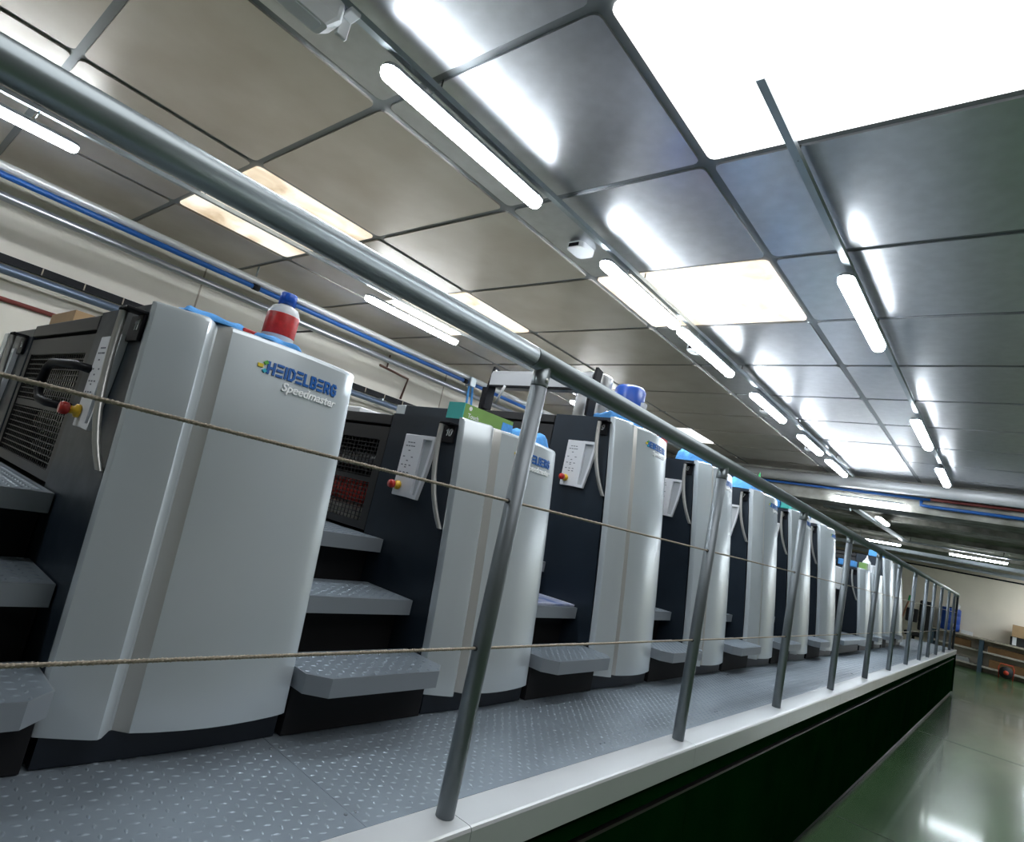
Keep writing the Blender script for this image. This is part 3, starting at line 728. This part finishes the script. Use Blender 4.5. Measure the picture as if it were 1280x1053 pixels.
for k, yq in enumerate((18.6, 21.2)):
    lad = thing('cable_ladder', (-1, yq, 2.75), 'dark cable ladder across the far bay, %s' % ('in front of the rear wall' if k else 'behind the far lamps'), 'cable tray')
    MB().box(WL + .1, WR - .1, yq, yq + .03, 2.72, 2.80).build('side_rail', 'rail_steel', lad); MB().box(WL + .1, WR - .1, yq + .25, yq + .28, 2.72, 2.80).build('side_rail', 'rail_steel', lad)
    rg = MB()
    for q in range(60): rg.box(WL + .2 + q * .18, WL + .24 + q * .18, yq + .03, yq + .25, 2.73, 2.75)
    o = rg.build('rung', 'black_paint', lad); o['kind'] = 'stuff'
tag(MB().tube([(WL + .02, 23.64, 2.74), (WR - .02, 23.64, 2.74)], .022, 8).build('conduit', 'black_paint', None, (0, 23.64, 2.74)), 'black conduit along the top of the far cream wall', 'pipe')

# ------------------------------------------------------------------ things on top of the units
def cloth(x0, x1, y0, y1, z, h, label, seed, m_='cloth_blue'):
    rnd = random.Random(seed); nx, ny = 17, 21; vs = []; ph = [rnd.uniform(0, 6.28) for _ in range(8)]
    for i in range(nx):
        for k in range(ny):
            u, v = i / (nx - 1), k / (ny - 1); e = min(1, min(u, 1 - u, v, 1 - v) * 9) ** .5
            hh = h * e * (.72 + .14 * math.sin(6 * u + ph[0]) * math.sin(5 * v + ph[1]) + .10 * math.sin(13 * v + 4 * u + ph[2]) + .05 * math.sin(23 * u - 9 * v + ph[5]))
            vs.append((x0 + (x1 - x0) * u + .006 * math.sin(9 * v + ph[3]), y0 + (y1 - y0) * v + .006 * math.sin(9 * u + ph[4]), z + .001 + max(0, hh)))
    base = [(p[0], p[1], z + .0005) for p in vs]; N = nx * ny; fs = []
    for i in range(nx - 1):
        for k in range(ny - 1):
            a = i * ny + k; q = (a, a + 1, a + ny + 1, a + ny); fs += [q, tuple(N + t for t in q[::-1])]
    ring = [i * ny for i in range(nx)] + [(nx - 1) * ny + k for k in range(1, ny)] + [i * ny + ny - 1 for i in range(nx - 2, -1, -1)] + [k for k in range(ny - 2, 0, -1)]
    for a, b in zip(ring, ring[1:] + ring[:1]): fs.append((a, b, N + b, N + a))
    return tag(MB().add(vs + base, fs, True).build('cloth', m_, None, ((x0 + x1) / 2, (y0 + y1) / 2, z)), label, 'cloth', 'cloths on the printing units')
T1, T2 = 1.750, 2.020
cloth(-1.56, -1.44, .47, .62, T1, .022, 'crumpled blue cloth beside the red labelled bottle', 1)
def bottle(x, y, z, s, kind, label):
    b = thing('bottle', (x, y, z), label, 'bottle')
    if kind == 'red':
        MB().lathe([(.052 * s, 0), (.056 * s, .006), (.056 * s, .105), (.045 * s, .122), (.024 * s, .130), (.024 * s, .14)], (x, y, z)).build('body', 'plastic_clear', b)
        MB().lathe([(.0568 * s, .042), (.0572 * s, .043), (.0572 * s, .100), (.0568 * s, .101)], (x, y, z)).build('label', 'label_red', b)
        MB().lathe([(.030 * s, .131), (.030 * s, .160), (.027 * s, .163)], (x, y, z), n=20).build('cap', 'cap_blue', b)
    else:
        MB().lathe([(.034 * s, 0), (.037 * s, .005), (.037 * s, .10), (.026 * s, .122), (.014 * s, .130)], (x, y, z)).build('body', 'plastic_white', b)
        MB().lathe([(.017 * s, .128), (.017 * s, .142), (.010 * s, .148), (.006 * s, .175), (.003 * s, .19)], (x, y, z)).build('nozzle', 'cap_green' if kind == 'green' else 'plastic_white', b)
    return b
bottle(-1.545, .735, T1, .74, 'red', 'clear bottle with red label and blue cap on unit 11')
rc = MB().box(-1.50, -1.44, .60, .70, T1 + .001, T1 + .012, .003).build('folded_paper', 'label_red', None, (-1.47, .65, T1)); tag(rc, 'small folded red and white paper in front of the red labelled bottle', 'paper')
cloth(-1.50, -1.42, .63, .74, T1, .018, 'small blue cloth scrap at the foot of the red labelled bottle', 5)
gb = thing('glove_box', (-1.53, 1.57, T1), 'green and teal cardboard glove box on unit 10', 'box')
MB().box(-1.585, -1.505, 1.432, 1.70, T1 + .001, T1 + .060).build('carton', 'box_green', gb)
MB().box(-1.5855, -1.5045, 1.428, 1.4325, T1 + .001, T1 + .0605).build('end_panel', 'box_teal', gb)
MB().box(-1.503, -1.5045, 1.64, 1.70, T1 + .008, T1 + .045).build('picture', 'cloth_blue', gb)
MB().lathe([(.008, 0), (.008, .0006)], (-1.505, 1.462, T1 + .047), axis='x', n=16, smooth=False).build('emblem', 'plastic_white', gb)
v, f = text_verts('Touch', .022, .0003, offset=.0004); mb = MB(); mb.add([(-1.5045 + p[2], 1.455 + p[0], T1 + .014 + p[1]) for p in v], f)
o = mb.build('lettering', 'plastic_white', gb)
cloth(-1.60, -1.44, 1.715, 1.86, T1, .055, 'crumpled blue cloth behind the green glove box', 2)
cloth(-1.72, -1.50, 2.53, 2.70, T2, .085, 'heaped blue cloth in front of the foil duct', 3)
cloth(-1.70, -1.52, 3.48, 3.68, T2, .11, 'thick folded blue cloth on the unit after the foil duct', 4)
cloth(-1.72, -1.52, 4.42, 4.72, T2, .11, 'folded blue cloth beside the green nozzle bottle', 6)
bottle(-1.60, 4.80, T2, 1.05, 'green', 'white bottle with green nozzle on a tall unit')
def crate(x0, x1, y0, y1, z, h, m_, label):
    return tag(MB().box(x0, x1, y0, y1, z + .0005, z + h, .004).build('carton', m_, None, ((x0 + x1) / 2, (y0 + y1) / 2, z)), label, 'box')
crate(-1.72, -1.60, 5.40, 5.52, T2, .12, 'cloth_blue', 'small blue box beside the teal box')
crate(-1.59, -1.50, 5.40, 5.62, T2, .10, 'box_teal', 'teal carton on a tall unit')
crate(-1.72, -1.60, 6.40, 6.52, T2, .10, 'cloth_blue', 'small blue box beside the white carton')
crate(-1.59, -1.50, 6.40, 6.66, T2, .09, 'plastic_white', 'white carton on the tall unit before the transfer module')
crate(-1.70, -1.52, 8.32, 8.48, T1, .07, 'cloth_blue', 'blue pack on the low unit past the transfer module')
crate(-1.52, -1.44, 8.58, 8.70, T1, .08, 'box_green', 'green sponge pack beside the plain white bottle')
bottle(-1.47, 8.76, T1, 1.25, 'white', 'plain white bottle on the low unit past the transfer module')
crate(-1.70, -1.52, 10.18, 10.36, T2, .08, 'cloth_blue', 'blue pack on the first tall end unit')
pp_ = MB().box(-1.72, -1.51, 1.925, 2.385, 1.1265, 1.1345).build('printed_sheets', 'paper', None, (-1.6, 2.15, 1.1265)); tag(pp_, 'blue printed sheets lying on the second step after unit 10', 'paper')
cb = thing('cardboard_box', (-2.85, .66, 1.73), 'brown cardboard box on the far side of unit 11', 'box')
MB().box(-3.02, -2.66, .52, .82, 1.7305, 1.845).build('carton', 'cardboard', cb)
MB().box(-3.02, -2.66, .515, .5205, 1.7305, 1.845).build('flap', 'cardboard', cb)

# ink agitator / dryer bar standing on unit 9 side
ib = thing('dryer_bar', (-2.05, 2.45, 2.0), 'grey crossbar hood on black upright brackets above the foil duct unit', 'machine')
yq = 2.45
hb = MB(); prof = [(yq - .05, 2.160), (yq + .06, 2.160), (yq + .06, 2.20), (yq + .02, 2.245), (yq - .04, 2.245), (yq - .05, 2.225)]
n_ = len(prof); vs = [(-2.37, y, z) for y, z in prof] + [(-1.68, y, z) for y, z in prof]
hb.add(vs, [tuple(range(n_)), tuple(range(n_, 2 * n_))] + [(i, (i + 1) % n_, n_ + (i + 1) % n_, n_ + i) for i in range(n_)]).build('hood', 'hood_grey', ib)
MB().box(-2.37, -1.68, yq - .050, yq - .030, 2.150, 2.160).build('edge_strip', 'black_paint', ib)
for x, s_ in ((-2.37, -1), (-1.68, 1)):
    bk = MB(); pr_ = [(yq - .055, 2.11), (yq - .03, 2.275), (yq + .02, 2.265), (yq + .01, 2.20), (yq + .01, 2.021), (yq - .05, 2.021)]
    xa, xb_ = x, x + s_ * .016; n_ = len(pr_)
    bk.add([(xa, y, z) for y, z in pr_] + [(xb_, y, z) for y, z in pr_], [tuple(range(n_)), tuple(range(n_, 2 * n_))] + [(i, (i + 1) % n_, n_ + (i + 1) % n_, n_ + i) for i in range(n_)])
    bb = bk.build('bracket', 'black_paint', ib)
    for z in (2.18, 2.25): MB().lathe([(.008, 0), (.008, .004)], (x, yq - .02, z), axis='x', n=10).build('bolt', 'handle_silver', bb)
MB().box(-2.415, -2.39, yq - .05, yq, 2.009, 2.145).build('upright', 'black_paint', ib)
MB().tube([(-2.0, yq - .03, 2.009), (-2.0, yq - .03, 2.146)], .008, 8).build('chain_guide', 'wire', ib)
MB().tube([(-2.28, yq - .06, 2.05), (-2.20, yq - .10, 2.14)], .008, 8).build('lever', 'plastic_white', ib)
vb = MB().box(-5.33, -5.24, 4.98, 5.08, 2.88, 3.0, .008).build('valve_block', 'rail_steel', pb)
for k in range(2): MB().tube([(-5.27, 5.0 + k * .06, 2.9), (-5.25, 5.0 + k * .08, 2.7), (-5.24, 5.02 + k * .12, 2.3)], .014, 8).build('hose', 'cloth_blue', vb)
fd = thing('foil_duct', (-1.90, 2.72, T2), 'ribbed foil exhaust duct rising from a tall unit', 'duct')
pts = []
prof = []
for k in range(37):
    prof.append((.090 + (.005 if k % 2 else 0), k * .0085))
MB().lathe(prof, (-1.87, 2.72, T2 - .005), n=24).build('hose', 'foil_duct', fd)
bd = thing('blower', (-1.86, 3.02, T2), 'blue blower drum with grey bracket beside the foil duct', 'blower')
MB().lathe([(.07, 0), (.09, .01), (.09, .22), (.075, .24)], (-1.80, 2.99, T2 + .08), n=24).build('drum', 'plastic_blue', bd)
MB().box(-1.86, -1.74, 2.87, 2.905, T2 - .005, T2 + .10).build('foot', 'black_paint', bd)
MB().box(-1.69, -1.67, 2.94, 2.98, T2 - .005, T2 + .22).build('bracket', 'hood_grey', bd)
bk = thing('binder_stack', (-1.75, 3.6, T2), 'red and blue binders standing on the unit after the foil duct', 'binder')
for k, m_ in enumerate(('label_red', 'plastic_blue', 'label_red')):
    MB().box(-1.80 + k * .018, -1.785 + k * .018, 3.40, 3.46, T2 - .005, T2 + .17).build('binder', m_, bk)
wp = MB().box(-2.58, -2.22, 1.50, 1.80, 1.7385, 1.78, .006).build('paper_pack', 'plastic_white', None, (-2.4, 1.65, 1.7385)); tag(wp, 'white paper pack on the middle of unit 10', 'paper')

# ------------------------------------------------------------------ far end: bench, drum, reel, broom
bn = thing('work_bench', (.3, 23.3, 0), 'long wooden work bench with two shelves against the far cream wall', 'bench')
MB().box(-2.0, 3.2, 22.95, 23.66, .90, .95, .006).build('bench_top', 'bench_top', bn)
for z in (.56, .14): MB().box(-2.0, 3.2, 23.02, 23.64, z, z + .045).build('shelf', 'shelf_light', bn)
for x in (-1.98, -.80, .42, 1.64, 3.1):
    MB().box(x, x + .10, 22.96, 23.04, 0, .90).build('leg', 'bench_leg', bn)
    MB().box(x, x + .10, 23.56, 23.64, 0, .90).build('leg', 'bench_leg', bn)
def simple(name, mb, m_, org, label, cat, group=None): return tag(mb.build(name, m_, None, org), label, cat, group)
dr = thing('plastic_drum', (-1.56, 23.3, .95), 'blue plastic drum with round white sticker on the bench', 'drum')
MB().lathe([(.24, 0), (.265, .02), (.265, .2), (.255, .215), (.265, .23), (.265, .44), (.255, .455), (.265, .47), (.265, .63), (.235, .665)], (-1.56, 23.3, .951), n=32).build('body', 'plastic_blue', dr)
MB().lathe([(.05, -.276), (.05, -.262)], (-1.42, 23.3, 1.13), axis='y', n=16).build('sticker', 'plastic_white', dr)
MB().lathe([(.05, 0), (.05, .03)], (-1.56, 23.2, 1.612), n=14).build('cap', 'black_paint', dr)
bottle(-1.38, 23.3, 1.62, 1.3, 'white', 'small bottle standing on the blue drum')
simple('carton', MB().box(-1.25, -.98, 23.1, 23.4, .951, 1.05), 'plastic_white', (-1.1, 23.25, .951), 'low white box beside the blue drum', 'box')
for x, z, wd, h, lb in ((-1.5, .606, .5, .2, 'brown carton on the upper bench shelf below the drum'), (-.6, .606, .9, .16, 'long brown carton on the upper bench shelf past the leg'), (-.55, .186, .8, .22, 'brown carton on the low bench shelf behind the cable reel'), (.6, .606, .6, .2, 'brown carton on the upper shelf below the radio')):
    simple('carton', MB().box(x, x + wd, 23.15, 23.5, z, z + h), 'cardboard_dark', (x, 23.3, z), lb, 'box', 'cartons on the bench shelves')
simple('sheet_stack', MB().box(-1.75, -1.0, 23.1, 23.5, .186, .30), 'roller_steel', (-1.4, 23.3, .186), 'grey stack of sheets on the low bench shelf', 'paper')
rd = thing('radio', (.12, 23.2, .95), 'black and white radio on the bench below a cardboard box', 'radio')
MB().box(-.13, .5, 23.1, 23.35, .951, 1.20, .02).build('body', 'chair_black', rd)
for x in (-.08, .2): MB().box(x, x + .09, 23.09, 23.10, .97, 1.19).build('trim', 'panel_white', rd)
simple('cardboard_box', MB().box(-.10, .6, 23.05, 23.5, 1.2015, 1.53), 'cardboard', (.25, 23.3, 1.2015), 'brown cardboard box on top of the radio', 'box')
rl = thing('cable_reel', (-.15, 22.75, 0), 'red and black cable reel on the floor before the bench', 'cable reel')
MB().lathe([(.16, -.09), (.16, -.075), (.08, -.07), (.08, .05), (.16, .055), (.16, .07)], (-.15, 22.75, .185), axis='y', n=24).build('drum', 'chair_black', rl)
MB().lathe([(.06, -.11), (.06, -.088)], (-.15, 22.75, .185), axis='y', n=16).build('socket_plate', 'reel_red', rl)
MB().tube([(-.30, 22.75, .0), (-.32, 22.75, .3), (-.28, 22.75, .40), (-.02, 22.75, .40), (.02, 22.75, .3), (.0, 22.75, .0)], .012, 8).build('frame', 'reel_red', rl)
ch = thing('office_chair', (-2.35, 22.6, 0), 'black office chair by the broom at the far wall', 'chair')
MB().box(-2.58, -2.12, 22.4, 22.85, .55, .68, .04).build('seat', 'chair_black', ch)
MB().box(-2.30, -1.95, 22.85, 22.95, .75, 1.65, .04).build('backrest', 'chair_black', ch)
MB().box(-2.62, -2.3, 22.75, 22.83, .95, 1.35, .03).build('armrest', 'chair_black', ch)
MB().tube([(-2.35, 22.62, .06), (-2.35, 22.62, .56)], .04, 10).build('column', 'chair_black', ch)
for k in range(5):
    a = k * 2 * math.pi / 5; MB().tube([(-2.35, 22.62, .09), (-2.35 + .28 * math.cos(a), 22.62 + .28 * math.sin(a), .03)], .025, 8).build('foot', 'chair_black', ch)
br = thing('broom', (-2.75, 22.3, 0), 'wooden broom with green tip leaning at the far wall', 'broom')
MB().tube([(-2.85, 22.3, .02), (-2.55, 22.5, 1.55)], .022, 8).build('stick', 'broom_wood', br)
MB().tube([(-2.55, 22.5, 1.551), (-2.53, 22.51, 1.72)], .026, 8).build('tip', 'cap_green', br)
MB().box(-3.0, -2.72, 22.25, 22.35, .0, .06).build('head', 'broom_wood', br)
